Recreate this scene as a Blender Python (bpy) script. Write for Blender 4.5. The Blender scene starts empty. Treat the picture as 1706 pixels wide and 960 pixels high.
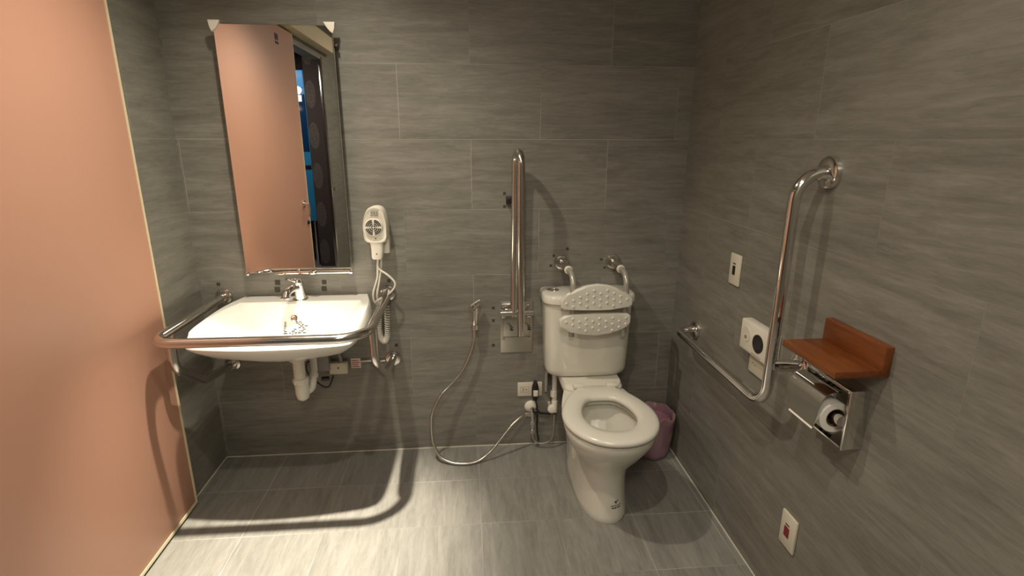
import bpy, bmesh, math, random
from mathutils import Vector, Matrix, noise
from mathutils.bvhtree import BVHTree
random.seed(4)
PI = math.pi
col = bpy.context.scene.collection
V = Vector
# room: camera stands at x=0,y=0; back wall y=D, right wall x=W, left wall x=L
D, W, L, H, REAR = 2.384, 0.986, -1.188, 2.5, -1.1

# ------------------------------------------------------------------ materials
def nt(name):
    m = bpy.data.materials.new(name); m.use_nodes = True
    n = m.node_tree.nodes; l = m.node_tree.links
    return m, n, l, n['Principled BSDF']
def mat(name, c, rough=.5, metal=0., spec=.5, bump=0., bscale=60, var=0., coat=0., trans=0., emit=None, es=0., rvar=0.):
    m, n, l, b = nt(name)
    b.inputs['Base Color'].default_value = (*c, 1); b.inputs['Roughness'].default_value = rough
    b.inputs['Metallic'].default_value = metal; b.inputs['Specular IOR Level'].default_value = spec
    b.inputs['Coat Weight'].default_value = coat; b.inputs['Transmission Weight'].default_value = trans
    tc = n.new('ShaderNodeTexCoord')
    nz = n.new('ShaderNodeTexNoise'); nz.inputs['Scale'].default_value = bscale; nz.inputs['Detail'].default_value = 4
    l.new(tc.outputs['Object'], nz.inputs['Vector'])
    if var:
        mx = n.new('ShaderNodeMix'); mx.data_type = 'RGBA'
        mx.inputs[6].default_value = (*[v*(1-var) for v in c], 1); mx.inputs[7].default_value = (*[min(1, v*(1+var)) for v in c], 1)
        l.new(nz.outputs['Fac'], mx.inputs[0]); l.new(mx.outputs[2], b.inputs['Base Color'])
    if rvar:
        mr = n.new('ShaderNodeMapRange'); mr.inputs[3].default_value = max(0, rough-rvar); mr.inputs[4].default_value = rough+rvar
        l.new(nz.outputs['Fac'], mr.inputs[0]); l.new(mr.outputs[0], b.inputs['Roughness'])
    if bump:
        bp = n.new('ShaderNodeBump'); bp.inputs['Strength'].default_value = bump; bp.inputs['Distance'].default_value = .002
        l.new(nz.outputs['Fac'], bp.inputs['Height']); l.new(bp.outputs[0], b.inputs['Normal'])
    if emit:
        b.inputs['Emission Color'].default_value = (*emit, 1); b.inputs['Emission Strength'].default_value = es
    return m

def tile_mat(name, axis_u, axis_v, bw, bh, uoff, voff, c_dark, c_mid, c_light, grain='u', rough=.42, offs=.5, gr=(.55, .53, .47), groutamt=.65):
    """streaked stone tile; u,v are world axes of the surface"""
    m, n, l, b = nt(name)
    tc = n.new('ShaderNodeTexCoord'); sp = n.new('ShaderNodeSeparateXYZ'); l.new(tc.outputs['Object'], sp.inputs[0])
    def math_(op, a, v):
        k = n.new('ShaderNodeMath'); k.operation = op
        for i, q in enumerate((a, v)):
            if isinstance(q, (int, float)): k.inputs[i].default_value = q
            else: l.new(q, k.inputs[i])
        return k.outputs[0]
    u = math_('ADD', sp.outputs[axis_u], uoff); v = math_('ADD', sp.outputs[axis_v], voff)
    cb = n.new('ShaderNodeCombineXYZ'); l.new(u, cb.inputs[0]); l.new(v, cb.inputs[1])
    br = n.new('ShaderNodeTexBrick'); l.new(cb.outputs[0], br.inputs['Vector'])
    br.offset = offs; br.offset_frequency = 2; br.squash = 1
    for k, q in (('Scale', 1), ('Mortar Size', .0009), ('Mortar Smooth', .3), ('Bias', 0), ('Brick Width', bw), ('Row Height', bh)):
        br.inputs[k].default_value = q
    br.inputs['Color1'].default_value = (0, 0, 0, 1); br.inputs['Color2'].default_value = (1, 1, 1, 1); br.inputs['Mortar'].default_value = (.5, .5, .5, 1)
    # streak coordinates
    su, sv = (1.5, 12.) if grain == 'u' else (12., 1.5)
    cs = n.new('ShaderNodeCombineXYZ')
    rz = math_('MULTIPLY', br.outputs['Color'], 5.0)
    l.new(math_('MULTIPLY', sp.outputs[axis_u], su), cs.inputs[0]); l.new(math_('MULTIPLY', sp.outputs[axis_v], sv), cs.inputs[1]); l.new(rz, cs.inputs[2])
    def tn(scale, det, rgh, dist):
        t = n.new('ShaderNodeTexNoise'); t.inputs['Scale'].default_value = scale; t.inputs['Detail'].default_value = det
        t.inputs['Roughness'].default_value = rgh; t.inputs['Distortion'].default_value = dist
        l.new(cs.outputs[0], t.inputs['Vector']); return t.outputs['Fac']
    n1 = tn(2.2, 9, .72, .5); n2 = tn(9., 7, .75, .8); n3 = tn(.45, 2, .5, 0)
    mixv = math_('ADD', math_('MULTIPLY', n1, .56), math_('MULTIPLY', n2, .32)); mixv = math_('ADD', mixv, math_('MULTIPLY', n3, .12))
    cr = n.new('ShaderNodeValToRGB'); e = cr.color_ramp.elements
    e[0].position = .38; e[0].color = (*c_dark, 1); e[1].position = .63; e[1].color = (*c_light, 1)
    k = e.new(.5); k.color = (*c_mid, 1)
    l.new(mixv, cr.inputs[0])
    tv = n.new('ShaderNodeMapRange'); tv.inputs[3].default_value = .975; tv.inputs[4].default_value = 1.025; l.new(br.outputs['Color'], tv.inputs[0])
    vm = n.new('ShaderNodeVectorMath'); vm.operation = 'SCALE'; l.new(cr.outputs[0], vm.inputs[0]); l.new(tv.outputs[0], vm.inputs['Scale'])
    # grout, patchy
    gn = n.new('ShaderNodeTexNoise'); gn.inputs['Scale'].default_value = 1.7; gn.inputs['Detail'].default_value = 1; l.new(tc.outputs['Object'], gn.inputs['Vector'])
    gm = n.new('ShaderNodeMapRange'); gm.inputs[1].default_value = .46; gm.inputs[2].default_value = .62; gm.inputs[3].default_value = .06; gm.inputs[4].default_value = groutamt
    l.new(gn.outputs['Fac'], gm.inputs[0])
    gf = math_('MULTIPLY', br.outputs['Fac'], gm.outputs[0])
    mx = n.new('ShaderNodeMix'); mx.data_type = 'RGBA'; l.new(gf, mx.inputs[0]); l.new(vm.outputs[0], mx.inputs[6]); mx.inputs[7].default_value = (*gr, 1)
    l.new(mx.outputs[2], b.inputs['Base Color'])
    rr = n.new('ShaderNodeMapRange'); rr.inputs[3].default_value = rough-.08; rr.inputs[4].default_value = rough+.12; l.new(n2, rr.inputs[0]); l.new(rr.outputs[0], b.inputs['Roughness'])
    bp = n.new('ShaderNodeBump'); bp.inputs['Strength'].default_value = .25; bp.inputs['Distance'].default_value = .0012
    l.new(math_('SUBTRACT', mixv, math_('MULTIPLY', br.outputs['Fac'], .6)), bp.inputs['Height']); l.new(bp.outputs[0], b.inputs['Normal'])
    return m

cd, cm, cl = (.140, .133, .112), (.200, .191, .163), (.265, .254, .222)
M = {}
M['tile_back'] = tile_mat('tile back', 0, 2, .6, .3, -.022+6, -.8876+1.8, cd, cm, cl)
M['tile_side'] = tile_mat('tile side', 1, 2, .6, .3, -.596+6, -.8876+1.8, cd, cm, cl, groutamt=.35)
M['tile_floor'] = tile_mat('tile floor', 0, 1, .31, .2915, .28+3.1, -2.108+2.915, (.168, .163, .144), (.226, .220, .197), (.292, .285, .257), grain='v', rough=.4, offs=0., gr=(.72, .70, .64), groutamt=.75)
M['ceiling'] = mat('painted ceiling', (.72, .69, .62), .8, bump=.1)
M['pink'] = mat('pink laminate', (.56, .30, .21), .5, bump=.06, bscale=220, rvar=.05)
M['cream'] = mat('cream edging', (.72, .62, .42), .5, var=.05)
M['chrome'] = mat('polished chrome', (.78, .76, .73), .09, 1, rvar=.03, bscale=30)
M['steel'] = mat('polished steel tube', (.66, .63, .59), .16, 1, rvar=.05, bscale=25)
M['brushed'] = mat('brushed steel plate', (.58, .55, .49), .32, 1, rvar=.1, bscale=14, var=.14)
M['ceramic'] = mat('glazed ceramic', (.67, .65, .565), .12, coat=.3, var=.01, bscale=5)
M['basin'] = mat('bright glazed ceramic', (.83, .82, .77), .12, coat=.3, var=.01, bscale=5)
M['seatplastic'] = mat('seat plastic', (.67, .65, .575), .22, var=.01)
M['plastic'] = mat('white plastic', (.74, .71, .62), .35, var=.02, bscale=20)
M['cordw'] = mat('white cord', (.70, .67, .60), .45, var=.03)
M['cream_plastic'] = mat('cream plastic', (.64, .60, .49), .38, var=.03)
M['pvc'] = mat('pvc pipe', (.70, .68, .60), .35, var=.04, bscale=12)
M['black'] = mat('black plastic', (.012, .011, .01), .35)
M['darkprint'] = mat('dark print', (.03, .028, .026), .6)
M['greyprint'] = mat('grey print', (.20, .19, .17), .6)
M['grey'] = mat('grey plastic', (.22, .21, .20), .5, var=.05)
M['red'] = mat('red indicator', (.22, .02, .025), .3)
M['mirror'] = mat('silvered glass', (.86, .85, .82), .0, 1)
M['backing'] = mat('dark mirror backing', (.07, .06, .05), .5)
M['wood'] = None
M['armcoat'] = mat('grey coated tube', (.40, .385, .33), .3, .35)
M['paper'] = mat('tissue paper', (.80, .77, .70), .9, bump=.3, bscale=300)
M['patch'] = mat('dark adhesive residue', (.062, .052, .042), .75, var=.35, bscale=260)
M['bag'] = mat('pink plastic bag', (.35, .205, .245), .32, bump=1., bscale=22, var=.12, spec=.5)
M['baglabel'] = mat('faint print', (.80, .62, .68), .5)
M['water'] = mat('toilet water', (.62, .63, .56), .03, coat=.5)
M['hose'] = None
M['blue'] = mat('blue laminate', (.03, .30, .62), .35, var=.05)
M['blued'] = mat('dark blue glass', (.01, .05, .14), .12)
M['bluel'] = mat('lit blue panel', (.10, .35, .65), .4, emit=(.08, .32, .7), es=.5)
M['signw'] = mat('lit white sign', (.8, .85, .9), .4, emit=(.7, .85, 1), es=1.2)
M['lamp'] = mat('lamp diffuser', (1, .95, .85), .5, emit=(1, .87, .66), es=14)
M['redprint'] = mat('red print', (.45, .10, .10), .6)

def wood():
    m, n, l, b = nt('orange stained wood')
    tc = n.new('ShaderNodeTexCoord'); mp = n.new('ShaderNodeMapping'); mp.inputs['Scale'].default_value = (60, 5, 60)
    l.new(tc.outputs['Object'], mp.inputs[0])
    nz = n.new('ShaderNodeTexNoise'); nz.inputs['Scale'].default_value = 1.4; nz.inputs['Detail'].default_value = 6; nz.inputs['Distortion'].default_value = .8
    l.new(mp.outputs[0], nz.inputs['Vector'])
    cr = n.new('ShaderNodeValToRGB'); e = cr.color_ramp.elements
    e[0].position = .3; e[0].color = (.115, .030, .006, 1); e[1].position = .75; e[1].color = (.21, .062, .013, 1)
    l.new(nz.outputs['Fac'], cr.inputs[0]); l.new(cr.outputs[0], b.inputs['Base Color']); b.inputs['Roughness'].default_value = .38
    return m
M['wood'] = wood()
def hose():
    m, n, l, b = nt('braided steel hose')
    b.inputs['Base Color'].default_value = (.60, .56, .50, 1); b.inputs['Metallic'].default_value = 1; b.inputs['Roughness'].default_value = .28
    tc = n.new('ShaderNodeTexCoord'); v = n.new('ShaderNodeTexVoronoi'); v.inputs['Scale'].default_value = 330; l.new(tc.outputs['Object'], v.inputs['Vector'])
    bp = n.new('ShaderNodeBump'); bp.inputs['Strength'].default_value = .4; bp.inputs['Distance'].default_value = .001
    l.new(v.outputs['Distance'], bp.inputs['Height']); l.new(bp.outputs[0], b.inputs['Normal'])
    return m
M['hose'] = hose()
def wallpaper():
    m, n, l, b = nt('dark damask wallpaper')
    tc = n.new('ShaderNodeTexCoord'); sp = n.new('ShaderNodeSeparateXYZ'); l.new(tc.outputs['Object'], sp.inputs[0])
    def mm(op, a, v, w=None):
        k = n.new('ShaderNodeMath'); k.operation = op
        for i, q in enumerate((a, v, w)):
            if q is None: continue
            if isinstance(q, (int, float)): k.inputs[i].default_value = q
            else: l.new(q, k.inputs[i])
        return k.outputs[0]
    # one medallion every .26 m across and .38 m up
    fu = mm('SUBTRACT', mm('FRACT', mm('DIVIDE', mm('ADD', sp.outputs[0], 1.855+5.2), .26), 0), .5)
    fv = mm('SUBTRACT', mm('FRACT', mm('DIVIDE', mm('ADD', sp.outputs[2], .495), .45), 0), .5)
    r = mm('SQRT', mm('ADD', mm('POWER', mm('MULTIPLY', fu, 4.6), 2), mm('POWER', mm('MULTIPLY', fv, 3.), 2)), 0)
    nz = n.new('ShaderNodeTexNoise'); nz.inputs['Scale'].default_value = 45; nz.inputs['Detail'].default_value = 3; l.new(tc.outputs['Object'], nz.inputs['Vector'])
    lobes = mm('MULTIPLY', mm('SINE', mm('MULTIPLY', r, 24), 0), .25)
    f = mm('ADD', mm('LESS_THAN', r, 1.0), lobes); f = mm('MULTIPLY', f, mm('LESS_THAN', r, 1.0)); f = mm('MULTIPLY', f, nz.outputs['Fac'])
    mx = n.new('ShaderNodeMix'); mx.data_type = 'RGBA'; l.new(f, mx.inputs[0])
    mx.inputs[6].default_value = (.085, .066, .060, 1); mx.inputs[7].default_value = (.19, .16, .145, 1)
    l.new(mx.outputs[2], b.inputs['Base Color']); b.inputs['Roughness'].default_value = .95; b.inputs['Specular IOR Level'].default_value = .1
    return m
M['wallpaper'] = wallpaper()

# ------------------------------------------------------------------ mesh helpers
class MB:
    def __init__(s): s.bm = bmesh.new()
    def box(s, x0, x1, y0, y1, z0, z1, bev=0., seg=2):
        r = bmesh.ops.create_cube(s.bm, size=1); vs = r['verts']
        bmesh.ops.scale(s.bm, vec=(x1-x0, y1-y0, z1-z0), verts=vs)
        bmesh.ops.translate(s.bm, vec=((x0+x1)/2, (y0+y1)/2, (z0+z1)/2), verts=vs)
        if bev:
            es = list({e for v in vs for e in v.link_edges})
            bmesh.ops.bevel(s.bm, geom=es, offset=bev, segments=seg, profile=.5, affect='EDGES')
        return s
    def loft(s, rings, cap0=True, cap1=True, closed=True):
        R = [[s.bm.verts.new(p) for p in r] for r in rings]
        n = len(R[0])
        for a, b in zip(R, R[1:]):
            for i in range(n if closed else n-1):
                j = (i+1) % n
                try: s.bm.faces.new((a[i], a[j], b[j], b[i]))
                except ValueError: pass
        if cap0: s.bm.faces.new(list(reversed(R[0])))
        if cap1: s.bm.faces.new(R[-1])
        return s
    def tube(s, path, r, seg=20, cap=True):
        path = [V(p) for p in path]; rings = []
        t0 = (path[1]-path[0]).normalized(); ref = V((0, 0, 1)) if abs(t0.z) < .9 else V((1, 0, 0))
        nrm = t0.cross(ref).normalized()
        for i, p in enumerate(path):
            a = path[max(i-1, 0)]; b = path[min(i+1, len(path)-1)]; t = (b-a).normalized()
            nrm = (nrm-t*nrm.dot(t)).normalized(); bi = t.cross(nrm)
            rr = r[i] if isinstance(r, (list, tuple)) else r
            rings.append([p+nrm*rr*math.cos(2*PI*k/seg)+bi*rr*math.sin(2*PI*k/seg) for k in range(seg)])
        return s.loft(rings, cap, cap)
    def rev(s, prof, base, axis, seg=32, cap=True):
        """prof: list of (radius, distance along axis)"""
        ax = V(axis).normalized(); ref = V((0, 0, 1)) if abs(ax.z) < .9 else V((1, 0, 0))
        a = ax.cross(ref).normalized(); b = ax.cross(a); base = V(base)
        rings = [[base+ax*h+(a*math.cos(2*PI*k/seg)+b*math.sin(2*PI*k/seg))*max(r, 1e-5) for k in range(seg)] for r, h in prof]
        return s.loft(rings, cap, cap)
    def prism(s, pts, off, bev=0.):
        off = V(off)
        A = [s.bm.verts.new(V(p)) for p in pts]; B = [s.bm.verts.new(V(p)+off) for p in pts]
        n = len(pts); fs = [s.bm.faces.new(A), s.bm.faces.new(list(reversed(B)))]
        for i in range(n): fs.append(s.bm.faces.new((A[i], B[i], B[(i+1) % n], A[(i+1) % n])))
        if bev:
            es = [e for e in {e for f in fs[:2] for e in f.edges}]
            bmesh.ops.bevel(s.bm, geom=es, offset=bev, segments=3, profile=.5, affect='EDGES')
        return s
    def ball(s, c, r, sc=(1, 1, 1), u=16, v=10):
        q = bmesh.ops.create_uvsphere(s.bm, u_segments=u, v_segments=v, radius=r)
        bmesh.ops.scale(s.bm, vec=sc, verts=q['verts']); bmesh.ops.translate(s.bm, vec=c, verts=q['verts']); return s
    def build(s, name, m, parent=None, smooth=True, angle=35, loc=None):
        bmesh.ops.recalc_face_normals(s.bm, faces=s.bm.faces)
        off = V((0, 0, 0))
        if parent is not None:
            q = parent
            while q is not None: off += q.location; q = q.parent
        elif loc is not None: off = V(loc)
        bmesh.ops.translate(s.bm, vec=-off, verts=s.bm.verts)
        me = bpy.data.meshes.new(name); s.bm.to_mesh(me); s.bm.free(); me.materials.append(m)
        if smooth:
            for p in me.polygons: p.use_smooth = True
            try: me.set_sharp_from_angle(angle=math.radians(angle))
            except Exception: pass
        o = bpy.data.objects.new(name, me); col.objects.link(o)
        if parent is not None: o.parent = parent
        elif loc is not None: o.location = loc
        return o
def thing(name, label, cat, loc, group=None):
    o = bpy.data.objects.new(name, None); col.objects.link(o); o.location = loc; o.empty_display_size = .05
    o['label'] = label; o['category'] = cat
    if group: o['group'] = group
    return o
def tag(o, label, cat, group=None):
    o['label'] = label; o['category'] = cat
    if group: o['group'] = group
    return o
def fillet(pts, r, n=10):
    pts = [V(p) for p in pts]; out = [pts[0]]
    rs = r if isinstance(r, (list, tuple)) else [r]*(len(pts)-2)
    for i in range(1, len(pts)-1):
        a, p, b = pts[i-1], pts[i], pts[i+1]; u = (a-p).normalized(); w = (b-p).normalized()
        ang = u.angle(w); rr = rs[i-1]; d = rr/math.tan(ang/2)
        lim = .98*min((a-p).length*(1 if i == 1 else .5), (b-p).length*(1 if i == len(pts)-2 else .5))
        if d > lim: d = lim; rr = d*math.tan(ang/2)
        c = p+(u+w).normalized()*(rr/math.sin(ang/2)); s0 = p+u*d-c; s1 = p+w*d-c; th = s0.angle(s1)
        for k in range(n+1):
            t = k/n; out.append(c+(s0*math.sin((1-t)*th)+s1*math.sin(t*th))/math.sin(th))
    out.append(pts[-1]); return out
def spline(pts, n=10):
    pts = [V(p) for p in pts]; P = [pts[0]*2-pts[1]]+pts+[pts[-1]*2-pts[-2]]; out = []
    for i in range(1, len(P)-2):
        for k in range(n):
            t = k/n; a, b, c, d = P[i-1:i+3]
            out.append(.5*((2*b)+(c-a)*t+(2*a-5*b+4*c-d)*t*t+(3*b-a-3*c+d)*t**3))
    out.append(pts[-1]); return out
def superel(cx, cy, hx, hy, z, n=48, e=2.5, e2=None):
    out = []
    for k in range(n):
        t = 2*PI*k/n; c, s_ = math.cos(t), math.sin(t); ee = e if (s_ < 0 or e2 is None) else e2
        out.append(V((cx+hx*math.copysign(abs(c)**(2/ee), c), cy+hy*math.copysign(abs(s_)**(2/ee), s_), z)))
    return out
def struct(o): o['kind'] = 'structure'; return o

# ------------------------------------------------------------------ the room
T = .1
struct(MB().box(L-T, W+T, -2.5, D+T, -.08, 0).build('floor', M['tile_floor'], smooth=False))
struct(MB().box(L-T, W+T, -2.5, D+T, H, H+.08).build('ceiling', M['ceiling'], smooth=False))
struct(MB().box(L, W, D, D+T, 0, H).build('wall_back', M['tile_back'], smooth=False))
struct(MB().box(W, W+T, REAR-T, D+T, 0, H).build('wall_right', M['tile_side'], smooth=False))
OY0, OY1, OZ = -.25, .72, 2.13
struct(MB().box(L-T, L, OY1, D+T, 0, H).box(L-T, L, OY0, OY1, OZ, H).box(L-.02, L, REAR-T, OY0, 0, H).build('wall_left', M['tile_side'], smooth=False))
struct(MB().box(L, W, REAR-T, REAR, 0, H).build('wall_rear', M['tile_back'], smooth=False))
# corridor outside the doorway, seen only in the mirror
struct(MB().box(-1.785, L-.02, -2.4, -1.87, 0, H).build('wall_corridor', M['wallpaper'], smooth=False))
struct(MB().box(-3.3, -3.2, -2.5, 1.6, 0, H).box(-3.2, L-T, 1.5, 1.6, 0, H).box(-3.2, L-T, -2.5, -2.4, 0, H).box(L-.02, L, -2.5, REAR-T, 0, H).build('wall_corridor_end', M['wallpaper'], smooth=False))
struct(MB().box(-3.3, L-T, -2.5, 1.6, -.08, -.0).build('floor_corridor', M['grey'], smooth=False))
struct(MB().box(-3.3, L-T, -2.5, 1.6, H, H+.08).build('ceiling_corridor', M['grey'], smooth=False))
struct(MB().box(L-.024, L+.008, OY0-.012, OY0+.004, 0, OZ+.02, .002).build('trim_1', M['steel']))
struct(MB().box(L, L+.085, -.46, D-.30, 2.19, 2.31, .004).build('trim_2', M['cream']))   # sliding rail cover

# sealant lines along the floor
sl = mat('grout line', (.62, .60, .52), .6, var=.1)
struct(MB().box(L+.001, W-.001, D-.004, D, 0, .004).build('baseboard_back', sl, smooth=False))
struct(MB().box(W-.004, W, REAR, D, 0, .004).build('baseboard_right', sl, smooth=False))
struct(MB().box(L, L+.004, 2.03, D, 0, .004).build('baseboard_left', sl, smooth=False))

# sliding door
XF = -1.158
dr = bpy.data.objects.new('door_1', None); col.objects.link(dr); dr.location = (-1.17, 1.31, 0); dr['kind'] = 'structure'
DY0, DY1, DZ0, DZ1 = .60, 2.025, .016, 2.175
MB().box(L+.004, XF, DY0, DY1, DZ0, DZ1, .001).build('door_panel', M['pink'], dr)
e = MB()
e.box(L+.003, XF+.002, DY1-.008, DY1+.003, DZ0-.001, DZ1).box(L+.003, XF+.002, DY0-.003, DY0+.009, DZ0-.001, DZ1)
e.box(L+.003, XF+.002, DY0+.009, DY1-.008, DZ0-.003, DZ0+.010)
e.build('edge_band', M['cream'], dr, smooth=False)
MB().box(L+.01, XF-.008, DY0+.02, DY1-.02, 0, DZ0).build('floor_guide', M['black'], dr)
h = MB().rev([(.026, 0), (.026, .008), (.012, .010), (.010, .04)], (XF, .72, 1.045), (1, 0, 0))
h.tube(fillet([(XF+.036, .72, 1.05), (XF+.038, .72, 1.0), (XF+.036, .73, .955)], .02), .009)
h.build('door_handle', M['chrome'], dr)
MB().rev([(.014, 0), (.014, .01), (.008, .014)], (XF, .655, .905), (1, 0, 0)).build('door_lock', M['darkprint'], dr)
MB().box(XF, XF+.002, .90, .955, 2.06, 2.075).box(XF, XF+.002, .90, .955, 2.085, 2.12).build('door_mark', M['patch'], dr)

# blue drinks cabinet in the corridor
cb = thing('corridor_cabinet', 'tall blue cabinet outside the doorway, glimpsed in the mirror', 'cabinet', (-2.1, -2.1, 0))
MB().box(-2.45, -1.79, -2.35, -1.90, .55, 2.235, .006).build('body', M['blue'], cb)
MB().box(-2.44, -1.80, -1.902, -1.890, 1.36, 1.98, .002).build('window_pane', M['blued'], cb)
MB().box(-2.44, -1.80, -1.902, -1.890, 2.05, 2.23, .002).build('header_panel', M['bluel'], cb)
MB().rev([(.042, 0), (.042, .004)], (-1.862, -1.890, 2.02), (0, 1, 0)).build('lit_sign', M['signw'], cb)
MB().box(-1.895, -1.83, -1.892, -1.886, 1.90, 1.965, .001).build('lit_sign', M['signw'], cb)
MB().box(-2.44, -1.80, -1.902, -1.888, 1.16, 1.20, .002).build('seam', M['black'], cb)
for x, y in ((-2.40, -1.94), (-1.83, -1.94), (-2.40, -2.30), (-1.83, -2.30)):
    MB().tube([(x, y, 0), (x, y, .56)], .022).build('leg', M['chrome'], cb)

# downlights
def downlight(x, y, label):
    t = thing('ceiling_downlight', label, 'ceiling light', (x, y, H), 'recessed ceiling downlights')
    MB().rev([(.075, 0), (.075, .006), (.06, .010), (.052, .004), (.050, .0)], (x, y, H), (0, 0, -1), cap=False).build('trim_ring', M['plastic'], t)
    MB().rev([(.051, .0005), (.051, .003)], (x, y, H), (0, 0, -1)).build('diffuser', M['lamp'], t)
downlight(-.52, 1.67, 'round recessed ceiling downlight above the wash basin')
downlight(.03, .75, 'round recessed ceiling downlight above the middle of the room')

cpl = thing('fill_panel', 'added square ceiling fill panel, unseen behind the camera', 'ceiling light', (0, -.45, H))  # unseen panel, added to fill the room with soft light
MB().box(-.30, .30, -.75, -.15, H-.03, H, .004).build('frame', M['plastic'], cpl)
MB().box(-.28, .28, -.73, -.17, H-.032, H-.0295).build('diffuser', mat('fill panel diffuser', (1, .95, .85), .5, emit=(1, .9, .76), es=5), cpl)

# ------------------------------------------------------------------ mirror
mx0, mx1, mz0, mz1, my = -.955, -.512, .930, 1.914, 2.322
mi = thing('wall_mirror', 'tall rectangular frameless mirror on the back wall above the wash basin', 'mirror', (-.733, D, .93))
MB().box(mx0, mx1, my, my+.006, mz0, mz1, .0015, 1).build('mirror_glass', M['mirror'], mi, smooth=False)
MB().box(mx0+.004, mx1-.004, my+.0065, my+.012, mz0+.004, mz1-.004).box(mx1-.03, mx1-.008, my+.012, D, mz0+.02, mz1-.04).box(mx0+.008, mx0+.03, my+.012, D, mz0+.02, mz1-.04).build('backing_frame', M['backing'], mi, smooth=False)
MB().box(mx1-.001, mx1+.004, my-.003, my+.008, mz0, mz1).build('side_trim', M['chrome'], mi)
MB().box(mx0+.12, mx1+.004, my-.003, my+.008, mz0-.007, mz0+.002, .001).build('bottom_trim', M['chrome'], mi)
for sx in (mx0, mx1):
    s = 1 if sx == mx0 else -1
    pts = [(sx-s*.016, my-.006, mz1+.012), (sx+s*.028, my-.006, mz1+.012), (sx+s*.020, my-.006, mz1-.004), (sx+s*.006, my-.006, mz1-.022), (sx-s*.006, my-.006, mz1-.030), (sx-s*.012, my-.006, mz1-.01)]
    MB().prism(pts, (0, .016, 0), .002).build('corner_clip', M['plastic'], mi)
for sx in (mx0+.004, mx1):
    MB().box(sx-.008, sx+.008, my-.006, my+.01, mz0-.010, mz0+.006, .003).build('corner_clip', M['chrome'], mi)
MB().ball((-.675, my-.006, mz0-.002), .012, (1.5, .8, .8)).build('bottom_clip', M['chrome'], mi)
MB().ball((-.81, my-.004, mz0-.004), .009, (2.4, .8, .6)).build('bottom_clip', M['chrome'], mi)
MB().rev([(.006, 0), (.006, .018), (.008, .014), (.008, .018)], (mx1-.006, my+.03, 1.845), (1, 0, 0)).build('tilt_knob', M['backing'], mi)

# ------------------------------------------------------------------ wash basin
cx = -.728
ba = thing('wash_basin', 'white ceramic wall-hung wash basin under the mirror, brightly lit', 'sink', (cx, D, .6))
OUT = [(-.278, 2.383), (-.288, 2.34), (-.304, 2.27), (-.314, 2.15), (-.311, 2.0), (-.303, 1.915), (-.280, 1.870), (-.20, 1.850), (-.10, 1.838), (0, 1.834)]
OUT = OUT+[(-x, y) for x, y in OUT[-2::-1]]
def resample(P, n):
    P = spline([(x, y, 0) for x, y in P], 12); d = [0]
    for a, b in zip(P, P[1:]): d.append(d[-1]+(b-a).length)
    out = []; k = 0
    for i in range(n):
        t = d[-1]*i/(n-1)
        while k < len(d)-2 and d[k+1] < t: k += 1
        out.append(P[k].lerp(P[k+1], (t-d[k])/(d[k+1]-d[k])))
    return out
O_ = resample(OUT, 64)+[V((.275-.55*k/24, 2.383, 0)) for k in range(1, 24)]
def bring(sx, sy, z, yc=2.383, dy=0, rnd=0.):
    out = []
    for p in O_:
        x = p.x*sx; y = yc+(p.y-2.383)*sy+dy
        if rnd:   # blend to an ellipse
            a = math.atan2(p.y-2.11, p.x*.86); ex = .27*sx*math.cos(a); ey = (yc-.265*sy+dy)+.265*sy*math.sin(a)
            x = x*(1-rnd)+ex*rnd; y = y*(1-rnd)+ey*rnd
        out.append(V((cx+x, y, z)))
    return out
zr = .810
rings = [bring(.30, .35, .622, 2.30, 0, .8), bring(.50, .60, .636, 2.36, 0, .7), bring(.72, .78, .668, 2.375, 0, .5), bring(.90, .90, .702, 2.382, 0, .25), bring(.97, .965, .735, 2.383, 0, .08), bring(.994, .992, .754), bring(1, 1, .762), bring(.997, .997, .771), bring(.984, .984, .792), bring(.973, .973, zr-.006), bring(.962, .966, zr, 2.380),
         bring(.945, .950, zr, 2.372), bring(.93, .78, zr-.002, 2.290, 0, .04), bring(.91, .76, zr-.010, 2.280, 0, .05), bring(.84, .70, zr-.055, 2.262, 0, .2), bring(.72, .60, zr-.100, 2.240, 0, .4), bring(.48, .42, zr-.125, 2.21, 0, .7), bring(.18, .15, zr-.135, 2.14, 0, 1), bring(.05, .05, zr-.137, 2.115, 0, 1)]
bas = MB().loft(rings); bmB = bas.bm.copy(); bas.build('bowl', M['basin'], ba, angle=28)
bvh = BVHTree.FromBMesh(bmB)
def project(mb, quads, origin_dir, off=.0006):
    """drop printed quads on the bowl/pedestal along a direction"""
    return mb
hit = bvh.ray_cast(V((cx-.03, 2.12, .76)), V((0, 1, -.05)))[0] or V((cx, 2.21, .76))
MB().rev([(.014, 0), (.014, .004), (.009, .005), (.008, .002)], V((cx-.022, 2.247, .745)), (0, -1, .45)).build('overflow_ring', M['chrome'], ba)
MB().rev([(.024, 0), (.024, .003), (.018, .005)], (cx, 2.10, zr-.138), (0, 0, 1)).build('drain', M['chrome'], ba)
# printed notice on the sloping inner back
rn = random.Random(3); pr = MB()
def bprint(u0, u1, w0, w1):
    vs = []
    for (u, w) in ((u0, w0), (u1, w0), (u1, w1), (u0, w1)):
        x = cx-.026+u*.78; o = V((x, 2.08, .733-w*.50)); hh, nn, _, _ = bvh.ray_cast(o, V((0, 1, 0)))
        vs.append(pr.bm.verts.new(hh+V((0, -.0016, .0008))))
    pr.bm.faces.new(vs)
for row in range(12):
    w = .006+row*.011; u = -.045 if row > 4 else .012
    while u < .06:
        ln = rn.uniform(.006, .02)
        if rn.random() < .72: bprint(u, u+ln, w, w+.0062)
        u += ln+rn.uniform(.003, .008)
for row in range(6): bprint(-.05, -.04, .008+row*.011, .013+row*.011)
pr.build('printed_notice', M['darkprint'], ba, smooth=False)

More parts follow.
